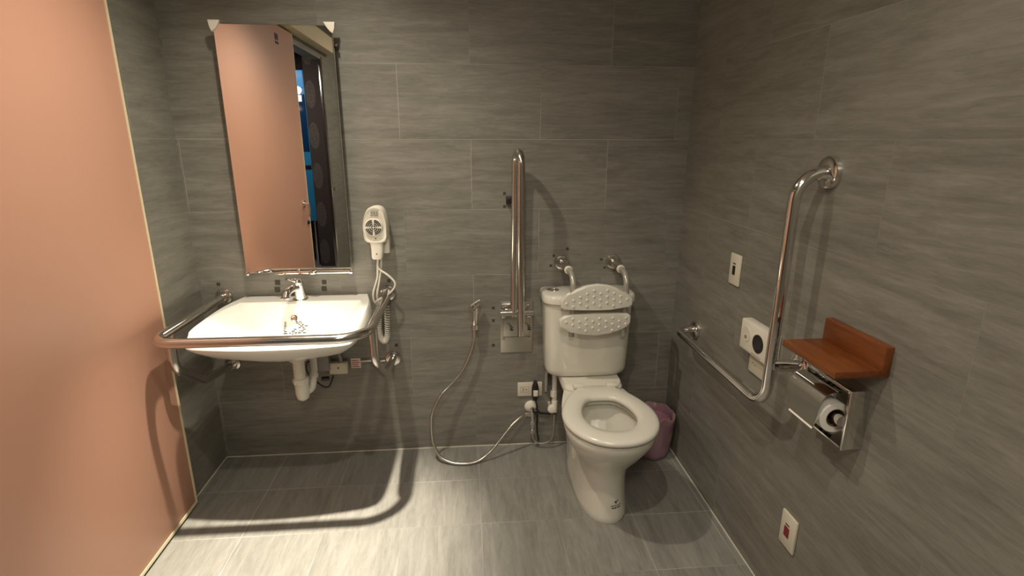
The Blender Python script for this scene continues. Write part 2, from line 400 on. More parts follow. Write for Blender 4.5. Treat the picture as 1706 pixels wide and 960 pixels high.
# waste pipe
tp = thing('waste_trap', 'white plastic bottle trap and waste pipe hanging under the wash basin', 'pipe', (-.72, 2.15, .41))
MB().rev([(.036, 0), (.036, .012), (.030, .016), (.024, .02), (.024, .11)], (-.722, 2.15, .606), (0, 0, -1)).build('waste_pipe', M['pvc'], tp)
MB().rev([(.026, 0), (.033, .004), (.033, .024), (.026, .028)], (-.720, 2.15, .512), (0, 0, -1), 10).build('lock_nut', M['pvc'], tp)
MB().rev([(.026, 0), (.029, .005), (.029, .06), (.024, .08), (.008, .092)], (-.718, 2.15, .497), (0, 0, -1)).build('trap_cup', M['pvc'], tp)
MB().tube(fillet([(-.712, 2.15, .445), (-.684, 2.17, .443), (-.680, 2.215, .52), (-.690, 2.25, .585), (-.70, D, .590)], .028), .015).build('outlet_pipe', M['pvc'], tp)
MB().rev([(.019, 0), (.019, .018)], (-.681, 2.20, .488), (0, .5, .8)).build('elbow_nut', M['pvc'], tp)

# faucet
fa = thing('basin_faucet', 'chrome single-lever faucet standing on the back ledge of the basin', 'faucet', (-.735, 2.315, zr))
MB().rev([(.030, 0), (.030, .004), (.024, .009), (.0225, .03), (.020, .065), (.0205, .078), (.013, .09)], (-.735, 2.315, zr), (0, -.12, 1)).build('body', M['chrome'], fa)
MB().tube(spline([(-.738, 2.31, .865), (-.747, 2.28, .873), (-.757, 2.245, .872), (-.763, 2.222, .862), (-.765, 2.212, .846)], 6), [.0165]*25).rev([(.017, 0), (.022, .003), (.022, .007), (.015, .008)], (-.765, 2.213, .850), (0, -.1, -1)).build('spout', M['chrome'], fa)
MB().ball((-.738, 2.298, .893), .024, (1, 1, .8)).tube(spline([(-.737, 2.30, .897), (-.750, 2.27, .907), (-.762, 2.24, .922)], 6), [.010]*6+[.0065]*7).build('lever', M['chrome'], fa)

# junction boxes and cables under the basin
jb = thing('junction_box', 'white square junction box on the back wall below the basin', 'electrical box', (-.61, D, .46))
MB().box(-.655, -.572, D-.032, D, .430, .486, .004).build('box_cover', M['cream_plastic'], jb)
MB().rev([(.004, 0), (.004, .002)], (-.613, D-.032, .462), (0, -1, 0)).build('screw', M['darkprint'], jb)
gb = tag(MB().box(-.70, -.650, D-.045, D, .452, .555, .004).build('sensor_box', M['grey'], loc=(-.675, D, .45)), 'dark grey sensor control box on back wall beside the junction box, under basin', 'electrical box')
wt = thing('warning_label', 'small white and red printed tag right of the white junction box', 'label', (-.54, D, .46))
MB().box(-.560, -.515, D-.004, D, .447, .496, .001).build('card', M['plastic'], wt)
q = MB()
for k in range(4): q.box(-.556, -.522-.004*(k % 2), D-.0055, D-.0038, .453+k*.010, .457+k*.010)
q.build('print', M['redprint'], wt)
ca = MB().tube(spline([(-.70, D-.03, .47), (-.745, D-.035, .50), (-.752, D-.04, .45), (-.70, D-.04, .385), (-.665, D-.04, .372), (-.645, D-.04, .405), (-.640, D-.03, .425)], 8), .004, 8)
ca.box(-.690, -.655, D-.052, D-.034, .408, .424, .003)
tag(ca.build('sensor_cable', M['black'], loc=(-.7, D, .4)), 'black sensor cable looping below the basin to the white box', 'cable')
tag(MB().tube(spline([(-.515, D-.01, .482), (-.47, D-.012, .484), (-.43, D-.01, .480), (-.40, D-.01, .482)], 6), .004, 8).build('wall_cable', M['cordw'], loc=(-.46, D, .48)), 'thin white cable running along the wall right of the red printed tag', 'cable')
tag(MB().tube(fillet([(-.60, D-.02, .486), (-.60, D-.04, .53), (-.60, 2.33, .60), (-.60, 2.28, .625)], .03),   .008, 12).build('supply_hose', M['grey'], loc=(-.6, D, .5)), 'grey supply hose rising behind the basin from the junction box', 'hose')

# ------------------------------------------------------------------ basin grab rail
def flange(mb, c, ax, r=.036, t=.014):
    mb.rev([(r, 0), (r, t*.35), (r*.93, t*.75), (r*.66, t), (.02, t)], c, ax, 36)
gr = thing('basin_grab_rail', 'stainless steel grab rail wrapping around the front and sides of the basin', 'grab bar', (cx, D, .45))
xl, xr, yf, zb = -1.092, -.362, 1.800, .812
up = fillet([(xl+.005, D-.01, zb), (xl, yf, zb), (xr, yf, zb), (xr-.005, D-.01, zb)], [.075, .12], 16)
MB().tube(up, .0175, 24).build('top_rail', M['steel'], gr)
for s, xx, fx in ((-1, xl, -1.088), (1, xr, -.366)):
    lg = fillet([(xx, 1.925, zb-.005), (xx, 1.925, .665), (xx, 2.12, .528), (xx, D-.01, .49)], [.07, .10], 12)
    MB().tube(lg, .0165, 20).build('lower_leg', M['steel'], gr)
for xx, zz in ((-1.087, zb), (-.367, zb), (-1.092, .49), (-.362, .49)):
    f = MB(); flange(f, (xx, D, zz), (0, -1, 0)); f.build('wall_flange', M['steel'], gr)

# ------------------------------------------------------------------ hair dryer
hd = thing('hair_dryer', 'white wall-mounted hair dryer beside the mirror', 'hair dryer', (-.39, D, 1.0))
yb0, yb1 = 2.300, 2.362
def dshape(y, s, dx=0):
    P = []
    prof = [(-.040, 1.062), (-.052, 1.105), (-.050, 1.150), (-.036, 1.193), (-.016, 1.212), (.012, 1.216), (.034, 1.204), (.046, 1.165), (.050, 1.115), (.038, 1.062)]
    cxx, czz = -.392, 1.135
    for x, z in prof: P.append(V((cxx+dx+x*s, y, czz+(z-czz)*s)))
    Q = []
    n = len(P)
    for i in range(n):
        a, b, c, d = P[i-1], P[i], P[(i+1) % n], P[(i+2) % n]
        for k in range(4):
            t = k/4; Q.append(.5*((2*b)+(c-a)*t+(2*a-5*b+4*c-d)*t*t+(3*b-a-3*c+d)*t**3))
    return Q
MB().loft([dshape(2.300, .80), dshape(2.294, .92), dshape(2.302, 1.0), dshape(2.34, 1.0, .003), dshape(2.362, .9, .006)]).build('body', M['plastic'], hd, angle=45)
hs = lambda z, hx, hy, x=-.393, y=2.322: superel(x, y, hx, hy, z, 24, 3.5)
MB().loft([hs(1.080, .030, .024), hs(1.03, .027, .022, -.391), hs(.992, .024, .021, -.394), hs(.985, .020, .018, -.394)]).build('handle', M['plastic'], hd)
nc = V((-.397, 2.294, 1.128))
MB().rev([(.036, .012), (.038, 0), (.037, -.006), (.034, -.009), (.001, -.009)], nc, (0, 1, 0), 40).build('nozzle', M['plastic'], hd)
g = MB()
for r0 in (.0075, .0155, .0235, .0305):
    for qd in range(4):
        a0, a1 = qd*PI/2+.16, (qd+1)*PI/2-.16; n = 10
        for k in range(n):
            t0 = a0+(a1-a0)*k/n; t1 = a0+(a1-a0)*(k+1)/n; w = .0026
            vs = [g.bm.verts.new(nc+V((rr*math.cos(t), -.0101, rr*math.sin(t)))) for rr, t in ((r0-w, t0), (r0+w, t0), (r0+w, t1), (r0-w, t1))]
            g.bm.faces.new(vs)
g.build('grille', M['darkprint'], hd, smooth=False)
for k in range(3): MB().rev([(.0042, 0), (.004, .002)], (-.402+k*.011, 2.296, 1.190), (0, -1, 0), 12).build('button', M['greyprint'], hd)
q = MB()
for k in range(9): q.box(-.409+k*.0036, -.4066+k*.0036, 2.2945, 2.2965, 1.177, 1.1805)
q.build('printed_name', M['greyprint'], hd, smooth=False)
for zz in (1.078, 1.010): MB().rev([(.003, 0), (.003, .0015)], (-.393, 2.299+(1.078-zz)*.02, zz), (0, -1, 0), 10).build('screw', M['darkprint'], hd)
MB().box(-.378, -.342, 2.335, D, 1.005, 1.085, .006).box(-.41, -.355, 2.355, D, 1.06, 1.18, .006).build('wall_bracket', M['plastic'], hd)
cord = spline([(-.393, 2.325, .985), (-.396, 2.325, .955), (-.388, 2.325, .935), (-.350, 2.318, .908), (-.324, 2.315, .872), (-.345, 2.312, .835), (-.392, 2.312, .806), (-.412, 2.318, .790), (-.408, 2.335, .770)], 8)
MB().tube(cord, .0045, 10).build('power_cord', M['cordw'], hd)
MB().tube(spline([(-.380, 2.34, .990), (-.386, 2.335, .93), (-.398, 2.335, .87), (-.410, 2.335, .81), (-.400, 2.345, .76)], 8), .0045, 10).tube(spline([(-.398, 2.33, .955), (-.402, 2.33, .90), (-.424, 2.33, .83), (-.424, 2.33, .79), (-.412, 2.34, .77)], 8), .0045, 10).build('power_cord', M['cordw'], hd)
# coiled part, hanging in a U
cp = []; axis = spline([(-.408, 2.345, .775), (-.410, 2.345, .70), (-.412, 2.345, .64), (-.404, 2.345, .600), (-.390, 2.345, .592), (-.378, 2.345, .615), (-.374, 2.345, .68), (-.372, 2.345, .76)], 60)
for i, p in enumerate(axis):
    a = axis[max(0, i-1)]; b = axis[min(len(axis)-1, i+1)]; t = (b-a).normalized(); nn = t.cross(V((0, 1, 0))).normalized()
    th = i*2*PI/9.; cp.append(p+nn*.011*math.cos(th)+V((0, 1, 0))*.011*math.sin(th))
MB().tube(cp, .0027, 6).build('coiled_cord', M['cordw'], hd)

# ------------------------------------------------------------------ swing-up bar
sb = thing('swing_up_grab_bar', 'folded-up steel swing grab bar on the back wall left of the toilet', 'grab bar', (.22, D, .5))
pl = MB().box(.146, .297, D-.006, D, .502, .757, .002).build('wall_plate', M['brushed'], sb)
sc = MB().box(.158, .284, D-.008, D-.006, .585, .690, .001)
sc.build('scale_label', M['brushed'], sb)
q = MB()
for cxx, s in ((.178, 1), (.262, 1)):
    for k in range(5):
        a = math.radians(62-k*17); r = .034; c = V((cxx-.014+r*math.cos(a)*s, D-.0092, .622+r*math.sin(a))); dv = V((math.cos(a), 0, math.sin(a)))*(.005+.0008*k); pv = V((-math.sin(a), 0, math.cos(a)))*(.0014+.0006*k)
        q.bm.faces.new([q.bm.verts.new(c+x) for x in (dv+pv, dv-pv, -dv-pv, -dv+pv)])
for z in (.694, .582): q.box(.157, .285, D-.0093, D-.008, z-.0008, z)
for x in (.157, .284): q.box(x, x+.0008, D-.0093, D-.008, .582, .694)
q.build('scale_marks', M['darkprint'], sb, smooth=False)
for x, z in ((.160, .572), (.283, .575), (.160, .735), (.283, .735)):
    MB().rev([(.007, 0), (.006, .003), (.001, .004)], (x, D-.006, z), (0, -1, 0), 14).build('bolt', M['steel'], sb)
MB().tube([(.143, 2.336, .716), (.294, 2.336, .716)], .017, 24).build('hinge_barrel', M['steel'], sb)
MB().box(.150, .200, 2.338, D-.004, .728, .750, .003).box(.150, .166, 2.335, D-.004, .69, .745, .003).build('hinge_bracket', M['steel'], sb)
MB().box(.268, .284, 2.335, D-.004, .69, .745, .003).build('hinge_bracket', M['steel'], sb)
lp = fillet([(.207, 2.335, .70), (.211, 2.328, 1.415), (.213, 2.318, 1.432), (.224, 2.245, 1.432), (.225, 2.235, 1.40), (.226, 2.232, .622)], [.03, .045, .045, .03], 10)
lp = [V((.205, 2.335, .700)), V((.210, 2.330, 1.385))]
for k in range(13):
    a = PI*k/12; lp.append(V((.2175-.0065*math.cos(a), 2.281+.047*math.cos(a), 1.392+.045*math.sin(a))))
lp += [V((.2245, 2.234, 1.385)), V((.228, 2.232, .655)), V((.228, 2.232, .643))]
MB().tube(lp, .0165, 24).build('loop_tube', M['steel'], sb)
MB().box(.172, .200, 2.352, D, 1.212, 1.246, .003).build('wall_catch', M['black'], sb)

# ------------------------------------------------------------------ bidet sprayer
sp = thing('bidet_sprayer', 'chrome hand bidet sprayer hanging on the back wall with a long steel hose', 'sprayer', (.024, D, .62))
MB().rev([(.012, 0), (.012, .01), (.008, .012), (.008, .03)], (.024, D, .645), (0, -1, 0)).rev([(.0175, 0), (.018, .02), (.012, .022)], (.024, 2.343, .66), (0, 0, -1)).build('holder', M['chrome'], sp)
MB().rev([(.0095, 0), (.0135, .012), (.014, .06), (.0115, .10), (.0135, .118)], (.022, 2.343, .636), (.06, -.05, 1)).build('handle', M['chrome'], sp)
MB().tube([(.008, 2.318, .745), (.028, 2.338, .757), (.052, 2.345, .772)], [.0185, .016, .012], 18).build('spray_head', M['chrome'], sp)
MB().tube([(.042, 2.335, .774), (.040, 2.332, .745), (.036, 2.332, .70)], .003, 8).build('trigger', M['chrome'], sp)
hp = [(.022, 2.343, .636), (.019, 2.343, .585), (-.005, 2.342, .505), (-.045, 2.340, .425), (-.100, 2.330, .362), (-.143, 2.312, .322), (-.178, 2.298, .260), (-.190, 2.288, .200), (-.186, 2.272, .110), (-.165, 2.255, .055), (-.137, 2.243, .025), (-.090, 2.228, .0105), (-.036, 2.221, .0085), (.012, 2.228, .0095), (.052, 2.242, .022), (.100, 2.260, .058), (.145, 2.280, .105), (.190, 2.300, .152), (.235, 2.325, .180), (.266, 2.345, .186)]
MB().tube(spline(hp, 8), .0068, 14).build('hose', M['hose'], sp)
MB().rev([(.009, 0), (.009, .018)], (.258, 2.342, .184), (1, .25, .1), 6).build('hose_nut', M['chrome'], sp)

# valve on the back wall
va = thing('angle_valve', 'angle stop valve with a round white wall flange beside the toilet', 'valve', (.294, D, .21))
MB().rev([(.031, 0), (.030, .005), (.020, .012), (.012, .014)], (.294, D, .21), (0, -1, 0)).build('wall_flange', M['plastic'], va)
MB().tube([(.297, D-.01, .208), (.297, 2.335, .207)], .011).tube([(.297, 2.342, .222), (.300, 2.342, .085)], .0085).rev([(.011, 0), (.011, .018)], (.298, 2.342, .150), (0, 0, -1), 6).rev([(.012, 0), (.012, .02)], (.300, 2.342, .105), (0, 0, -1), 6).tube([(.275, 2.344, .187), (.299, 2.342, .184)], .009).build('valve_body', M['chrome'], va)
MB().ball((.312, 2.322, .214), .014, (1.2, .8, 1)).tube([(.305, 2.32, .212), (.345, 2.318, .204), (.383, 2.322, .198)], [.007, .0055, .006], 10).build('valve_handle', M['black'], va)
MB().tube(spline([(.300, 2.342, .085), (.303, 2.340, .058), (.322, 2.336, .036), (.355, 2.332, .030), (.388, 2.330, .048), (.402, 2.330, .09), (.405, 2.330, .19)], 8), .0055, 10).build('supply_tube', M['hose'], va)

# socket plate + plug
so = thing('wall_socket', 'cream double wall socket on the back wall left of the toilet', 'socket', (.288, D, .27))
MB().box(.228, .349, D-.007, D, .268, .342, .003).build('face_plate', M['cream_plastic'], so)
q = MB()
for x in (.268, .262):
    pass
q.box(.252, .260, D-.0078, D-.0068, .308, .311).box(.252, .260, D-.0078, D-.0068, .298, .301).rev([(.003, 0), (.003, .001)], (.270, D-.0068, .3045), (0, -1, 0), 10)
q.box(.243, .2436, D-.0076, D-.0068, .290, .320).box(.243, .282, D-.0076, D-.0068, .3195, .320).box(.243, .282, D-.0076, D-.0068, .290, .2905).box(.2815, .282, D-.0076, D-.0068, .290, .320)
q.build('socket_holes', M['darkprint'], so, smooth=False)
pg = thing('power_plug', 'black power plug with a small white tag pushed into the double socket', 'plug', (.312, D-.007, .27))
MB().loft([superel(.312, 2.355, .006, .006, .362, 20, 2.4), superel(.312, 2.355, .012, .014, .345, 20, 2.8), superel(.312, 2.355, .017, .018, .325, 20, 2.8), superel(.312, 2.355, .017, .018, .285, 20, 2.8), superel(.312, 2.355, .011, .012, .262, 20, 2.4)]).build('plug_body', M['black'], pg)
MB().box(.301, .323, 2.334, 2.338, .287, .318, .001).build('tag', M['plastic'], pg)
MB().tube(spline([(.312, 2.355, .265), (.318, 2.352, .24), (.322, 2.350, .22), (.318, 2.355, .20), (.326, 2.365, .17), (.326, 2.372, .09), (.335, 2.374, .02)], 8), .004, 8).build('plug_cord', M['black'], pg)

# fill valve under tank
fv = thing('tank_fill_valve', 'white plastic tank fill pipe and shut-off knob left of the toilet bowl', 'valve', (.40, 2.34, .2))
MB().tube([(.402, 2.335, .46), (.404, 2.335, .255)], .012).build('fill_pipe', M['pvc'], fv)
MB().rev([(.017, 0), (.017, .03)], (.400, 2.335, .315), (0, 0, -1), 10).build('pipe_nut', M['pvc'], fv)
MB().rev([(.021, 0), (.021, .03)], (.402, 2.335, .455), (0, 0, -1), 10).build('pipe_nut', M['pvc'], fv)
MB().tube([(.405, 2.335, .262), (.403, 2.330, .205)], .015).tube([(.388, D, .225), (.388, 2.34, .222)], .009).rev([(.02, 0), (.02, .018), (.014, .022), (.004, .022)], (.392, 2.335, .222), (-.15, -1, .1), 20).build('shut_off_knob', M['plastic'], fv)
MB().box(.358, .372, 2.352, D, .30, .42, .003).build('pipe_clip', M['steel'], fv)

# ------------------------------------------------------------------ toilet
to = thing('toilet', 'white ceramic close-coupled toilet with open seat and cistern', 'toilet', (.54, 2.0, 0))
tx = .545
def tr(z, hx, yf_, yb_, e=2.3, e2=5., n=56, c=tx):
    return superel(c, (yf_+yb_)/2, hx, (yb_-yf_)/2, z, n, e, e2)
def egg(z, hx, yf_, yb_, yw=None, n=56, c=tx, hb=.55, sh=0.):
    """elongated bowl outline: round front, tapering towards the hinge"""
    out = []; yw = yw if yw else yf_+hx*1.15
    for k in range(n):
        t = 2*PI*k/n; s_, c_ = math.sin(t), math.cos(t)
        if s_ < 0: y = yw+s_*(yw-yf_); x = hx*math.copysign(abs(c_)**.92, c_)
        else:
            y = yw+s_*(yb_-yw); w = (y-yw)/(yb_-yw); x = math.copysign(abs(c_)**.45, c_)*hx*(1-(1-hb)*w**1.7)
        out.append(V((c+x, y, z+sh*(y-yf_))))
    return out
ped = MB().loft([tr(0, .104, 1.772, 2.24), tr(.012, .107, 1.768, 2.243), tr(.03, .106, 1.770, 2.24), tr(.10, .099, 1.782, 2.235), tr(.18, .098, 1.785, 2.24), tr(.235, .108, 1.768, 2.25), egg(.285, .135, 1.73, 2.27, hb=.85), egg(.33, .160, 1.695, 2.28, hb=.8), egg(.375, .176, 1.664, 2.28, hb=.72), egg(.400, .180, 1.656, 2.28, hb=.7), egg(.412, .178, 1.658, 2.28, hb=.7),
    egg(.415, .165, 1.672, 2.26, hb=.7), egg(.412, .120, 1.72, 2.03, 1.87, hb=.8), egg(.398, .118, 1.725, 2.025, 1.87, hb=.8), egg(.390, .134, 1.705, 2.045, 1.87, hb=.8), egg(.370, .136, 1.705, 2.045, 1.87, hb=.8), egg(.335, .124, 1.73, 2.03, 1.88, hb=.8), egg(.28, .100, 1.78, 2.02, 1.90, hb=.8), egg(.235, .078, 1.82, 2.005, 1.91, hb=.8), egg(.18, .055, 1.85, 1.98, 1.91, hb=.8)])
bp_ = ped.bm.copy(); ped.build('bowl', M['ceramic'], to, angle=50)
pb = BVHTree.FromBMesh(bp_)
# rear deck that carries the tank
MB().loft([superel(tx, 2.23, .085, .11, .0, 32, 4), superel(tx, 2.23, .085, .11, .20, 32, 4), superel(tx, 2.235, .105, .125, .34, 32, 4), superel(tx, 2.235, .135, .13, .405, 32, 5), superel(tx, 2.235, .137, .13, .425, 32, 5), superel(tx, 2.24, .130, .122, .440, 32, 5)]).build('rear_deck', M['ceramic'], to)
MB().loft([egg(.246, .082, 1.812, 2.006, 1.91, hb=.8), egg(.250, .083, 1.810, 2.008, 1.91, hb=.8)]).build('bowl_water', M['water'], to)
# side trap cover recess, left
MB().prism([(.456, 2.04, .13), (.456, 2.20, .13), (.456, 2.225, .30), (.456, 2.10, .30)], (-.016, 0, 0), .003).build('side_cover', M['ceramic'], to)
# seat
so_ = [(0, .180), (.004, .186), (.014, .188), (.022, .184), (.026, .172), (.026, .150)]
zs = .419
rg = [egg(zs, .180, 1.655, 2.118, hb=.62), egg(zs+.004, .187, 1.648, 2.122, hb=.62), egg(zs+.013, .189, 1.646, 2.124, hb=.62), egg(zs+.021, .184, 1.651, 2.12, hb=.62), egg(zs+.0255, .172, 1.664, 2.112, hb=.62), egg(zs+.026, .135, 1.705, 2.05, 1.865, hb=.74), egg(zs+.022, .112, 1.732, 2.018, 1.865, hb=.78), egg(zs+.014, .105, 1.740, 2.010, 1.865, hb=.78), egg(zs+.004, .106, 1.740, 2.010, 1.865, hb=.78), egg(zs, .11, 1.735, 2.015, 1.865, hb=.78)]
se = MB().loft(rg+[rg[0]], False, False); bmesh.ops.remove_doubles(se.bm, verts=se.bm.verts, dist=1e-5)
se.build('seat', M['seatplastic'], to, angle=50)
for x in (tx-.075, tx+.075):
    MB().box(x-.024, x+.024, 2.092, 2.128, zs+.020, zs+.034, .005).build('hinge', M['seatplastic'], to)
# tank
tcx = .533
def tk(z, hx, yf_, yb_=2.374):
    return superel(tcx, (yf_+yb_)/2, hx, (yb_-yf_)/2, z, 56, 3.6, 9)
MB().loft([tk(.440, .150, 2.225), tk(.443, .172, 2.212), tk(.452, .184, 2.204), tk(.475, .189, 2.199), tk(.60, .193, 2.192), tk(.795, .198, 2.184)]).build('tank', M['ceramic'], to, angle=50)
MB().loft([tk(.793, .203, 2.178, 2.376), tk(.797, .208, 2.173, 2.378), tk(.820, .208, 2.173, 2.378), tk(.829, .203, 2.178, 2.375), tk(.832, .192, 2.19, 2.365)]).build('tank_lid', M['ceramic'], to, angle=50)
MB().rev([(.028, 0), (.028, .003), (.024, .004), (.023, .001)], (.378, 2.30, .8315), (0, 0, 1)).build('flush_button', M['chrome'], to)
# printed emblem on the foot
lg = MB()
def pprint(u0, u1, z0, z1):
    vs = []
    for (u, z) in ((u0, z0), (u1, z0), (u1, z1), (u0, z1)):
        a = math.radians(-76)+u*1.5/.10; d = V((math.cos(a), math.sin(a), 0)); c = V((tx, 1.88, z))
        hh = pb.ray_cast(c+d*.5, -d)[0]
        vs.append(lg.bm.verts.new(hh+d*.0008))
    lg.bm.faces.new(vs)
for k in range(6): pprint(-.016+k*.0056, -.0118+k*.0056, .076, .080)
for k in range(4): pprint(-.013+k*.007, -.008+k*.007, .066, .072)
pprint(-.003, .001, .086, .098); pprint(-.007, .006, .092, .095); pprint(.002, .007, .098, .101)
lg.build('printed_emblem', M['darkprint'], to, smooth=False)

# ------------------------------------------------------------------ backrest
br = thing('padded_backrest', 'white studded backrest pads on two steel arms above the cistern', 'backrest', (.54, D, .68))
arms = []
for x0, x1 in ((.430, .441), (.672, .672)):
    f = MB(); flange(f, (x0, D, .940), (0, -1, 0), .035, .012); f.build('wall_flange', M['steel'], br)
    MB().tube([(x0, D-.01, .940), (x0+(x1-x0)*.7, 2.25, .936)], .0165, 20).build('arm_sleeve', M['steel'], br)
    MB().rev([(.017, 0), (.0185, .003), (.0185, .009), (.016, .012)], (x0+(x1-x0)*.7, 2.256, .936), ((x1-x0)*.1, -1, -.04)).build('collar', M['plastic'], br)
    MB().tube(fillet([(x0+(x1-x0)*.7, 2.26, .936), (x1+.002, 2.158, .932), (x1, 2.156, .66)], .055, 12), .0125, 18).build('arm', M['armcoat'], br)
def pad(outline, name):
    m = MB().prism([(x, 2.120, z) for x, z in outline], (0, .026, 0), .006)
    xs = [p[0] for p in outline]; n = len(outline)
    def inside(x, z, mg=.012):
        for dx, dz in ((mg, 0), (-mg, 0), (0, mg), (0, -mg)):
            c = False; X, Z = x+dx, z+dz
            for i in range(n):
                (xa, za), (xb, zb_) = outline[i], outline[(i+1) % n]
                if (za > Z) != (zb_ > Z) and X < (xb-xa)*(Z-za)/(zb_-za)+xa: c = not c
            if not c: return False
        return True
    for i in range(10):
        for j in range(8):
            x = .4095+i*.0288; z = .683+j*.0275 + (.0137 if i % 2 else 0)
            if inside(x, z): m.ball((x, 2.1205, z), .0068, (1, .6, 1), 10, 6)
    m.build(name, M['seatplastic'], br)
top = [(.387, .802), (.385, .832), (.394, .845), (.416, .850), (.428, .862), (.452, .880), (.495, .896), (.540, .902), (.585, .897), (.622, .885), (.652, .866), (.668, .852), (.688, .848), (.694, .836), (.694, .808), (.680, .797), (.60, .790), (.54, .789), (.47, .791), (.40, .793)]
low = [(.383, .718), (.381, .744), (.390, .755), (.410, .766), (.440, .768), (.540, .771), (.640, .770), (.678, .768), (.690, .758), (.690, .728), (.676, .710), (.650, .696), (.60, .680), (.54, .673), (.48, .678), (.43, .692), (.40, .706)]
pad(top[::-1], 'back_pad'); pad(low[::-1], 'back_pad')

# ------------------------------------------------------------------ waste bin
wb = thing('waste_bin', 'small waste bin lined with a pink plastic bag behind the toilet', 'waste bin', (.875, 2.255, 0))
rgs = []; nz_ = 40
for j, (z, r) in enumerate([(0.0, .072), (.004, .080), (.03, .083), (.07, .085), (.11, .090), (.15, .092), (.18, .097), (.205, .100), (.218, .103), (.222, .101), (.218, .096), (.19, .088), (.10, .080), (.01, .072)]):
    ring = []
    for k in range(nz_):
        t = 2*PI*k/nz_; rr = r*(1+.045*math.cos(4*t+.9+z*3))+.011*noise.noise(V((math.cos(t)*3.2, math.sin(t)*3.2, z*16)))+.004*noise.noise(V((math.cos(t)*9, math.sin(t)*9, z*40)))
        zz = z+(.022*noise.noise(V((math.cos(t)*2, math.sin(t)*2, 7))) if z > .17 else 0)
        ring.append(V((.878+rr*math.cos(t), 2.262+rr*math.sin(t), max(zz, 0))))
    rgs.append(ring)
MB().loft(rgs).build('bin_liner', M['bag'], wb, angle=60)
MB().rev([(.066, .012), (.066, .02), (.074, .17), (.077, .19), (.075, .19), (.072, .17), (.06, .03)], (.878, 2.262, 0), (0, 0, 1)).build('bin_body', mat('bin plastic', (.5, .25, .34), .5), wb)

# ------------------------------------------------------------------ right wall
lb = thing('wall_grab_bar', 'L-shaped polished steel grab bar on the right wall', 'grab bar', (W, 1.4, .7))
bx = .894; by = 1.408
path = fillet([(W-.012, 1.400, 1.402), (bx, 1.404, 1.402), (bx, by, .700), (bx, 2.118, .692), (W-.012, 2.122, .690)], [.075, .075, .062], 14)
MB().tube(path, .0165, 24).build('bar_tube', M['chrome'], lb)
for y, z in ((1.400, 1.402), (2.122, .690), (1.392, .838)):
    f = MB(); flange(f, (W, y, z), (-1, 0, 0), .045 if z > 1 else .039, .020); f.build('wall_flange', M['chrome'], lb)
MB().tube([(W-.012, 1.392, .838), (bx+.004, 1.404, .838)], .018, 20).build('support_stub', M['chrome'], lb)

ts = thing('wooden_shelf', 'small orange-brown wooden shelf with upright back board on the right wall', 'shelf', (W, 1.19, .95))
MB().box(W-.022, W, 1.080, 1.300, .945, 1.022, .003).build('back_board', M['wood'], ts)
MB().box(.850, W-.022, 1.082, 1.298, .945, .963, .002).build('shelf_board', M['wood'], ts)

th = thing('toilet_paper_holder', 'chrome toilet paper holder with flap on the right wall under the wooden shelf', 'toilet paper holder', (W, 1.2, .72))
MB().box(.934, W, 1.120, 1.126, .728, .890, .0015).box(.930, .940, 1.118, 1.128, .726, .892, .003).build('side_plate', M['chrome'], th)
MB().box(.934, W, 1.294, 1.300, .728, .890, .0015).box(.930, .940, 1.292, 1.302, .726, .892, .003).build('side_plate', M['chrome'], th)
MB().box(.934, W, 1.126, 1.294, .884, .890, .0015).box(.930, .942, 1.126, 1.294, .880, .892, .003).build('top_plate', M['chrome'], th)
MB().box(W-.004, W, 1.126, 1.294, .73, .884).box(.934, W, 1.126, 1.294, .728, .732).build('back_plate', M['chrome'], th)
fp = [(.930, .874), (.915, .874), (.896, .868), (.884, .855), (.878, .838), (.873, .810), (.868, .780)]
pts = spline([(x, 1.15, z) for x, z in fp], 4); th_ = .0022
rings = []
for i, p in enumerate(pts):
    a = pts[max(0, i-1)]; b = pts[min(len(pts)-1, i+1)]; t = (b-a).normalized(); nn = V((t.z, 0, -t.x))*th_/2
    rings.append([V((p.x, 1.150, p.z))+nn, V((p.x, 1.288, p.z))+nn, V((p.x, 1.288, p.z))-nn, V((p.x, 1.150, p.z))-nn])
MB().loft(rings).build('flap', M['chrome'], th, angle=40)
MB().tube([(.925, 1.126, .806), (.925, 1.150, .806)], .014).tube([(.925, 1.270, .806), (.925, 1.294, .806)], .014).tube([(.925, 1.14, .806), (.925, 1.28, .806)], .006).build('spindle', M['chrome'], th)
tr_ = thing('toilet_paper_roll', 'partly used white toilet paper roll in the chrome holder', 'toilet paper', (.925, 1.2, .80))
MB().rev([(.025, 0), (.040, 0), (.041, .001), (.041, .104), (.040, .105), (.025, .105), (.025, 0)], (.925, 1.150, .803), (0, 1, 0), 40, cap=False).build('paper', M['paper'], tr_)
MB().rev([(.0248, 0), (.0248, .105), (.023, .105), (.023, 0), (.0248, 0)], (.925, 1.150, .803), (0, 1, 0), 32, cap=False).build('core', mat('cardboard', (.16, .11, .07), .85), tr_)
fl = spline([(.905, 0, .839), (.890, 0, .822), (.876, 0, .797), (.870, 0, .782), (.866, 0, .774)], 4); rings = []
for i, p in enumerate(fl):
    rings.append([V((p.x, 1.152, p.z)), V((p.x, 1.253, p.z)), V((p.x+.0012, 1.253, p.z+.0004)), V((p.x+.0012, 1.152, p.z+.0004))])
MB().loft(rings).build('loose_sheet', M['paper'], tr_)

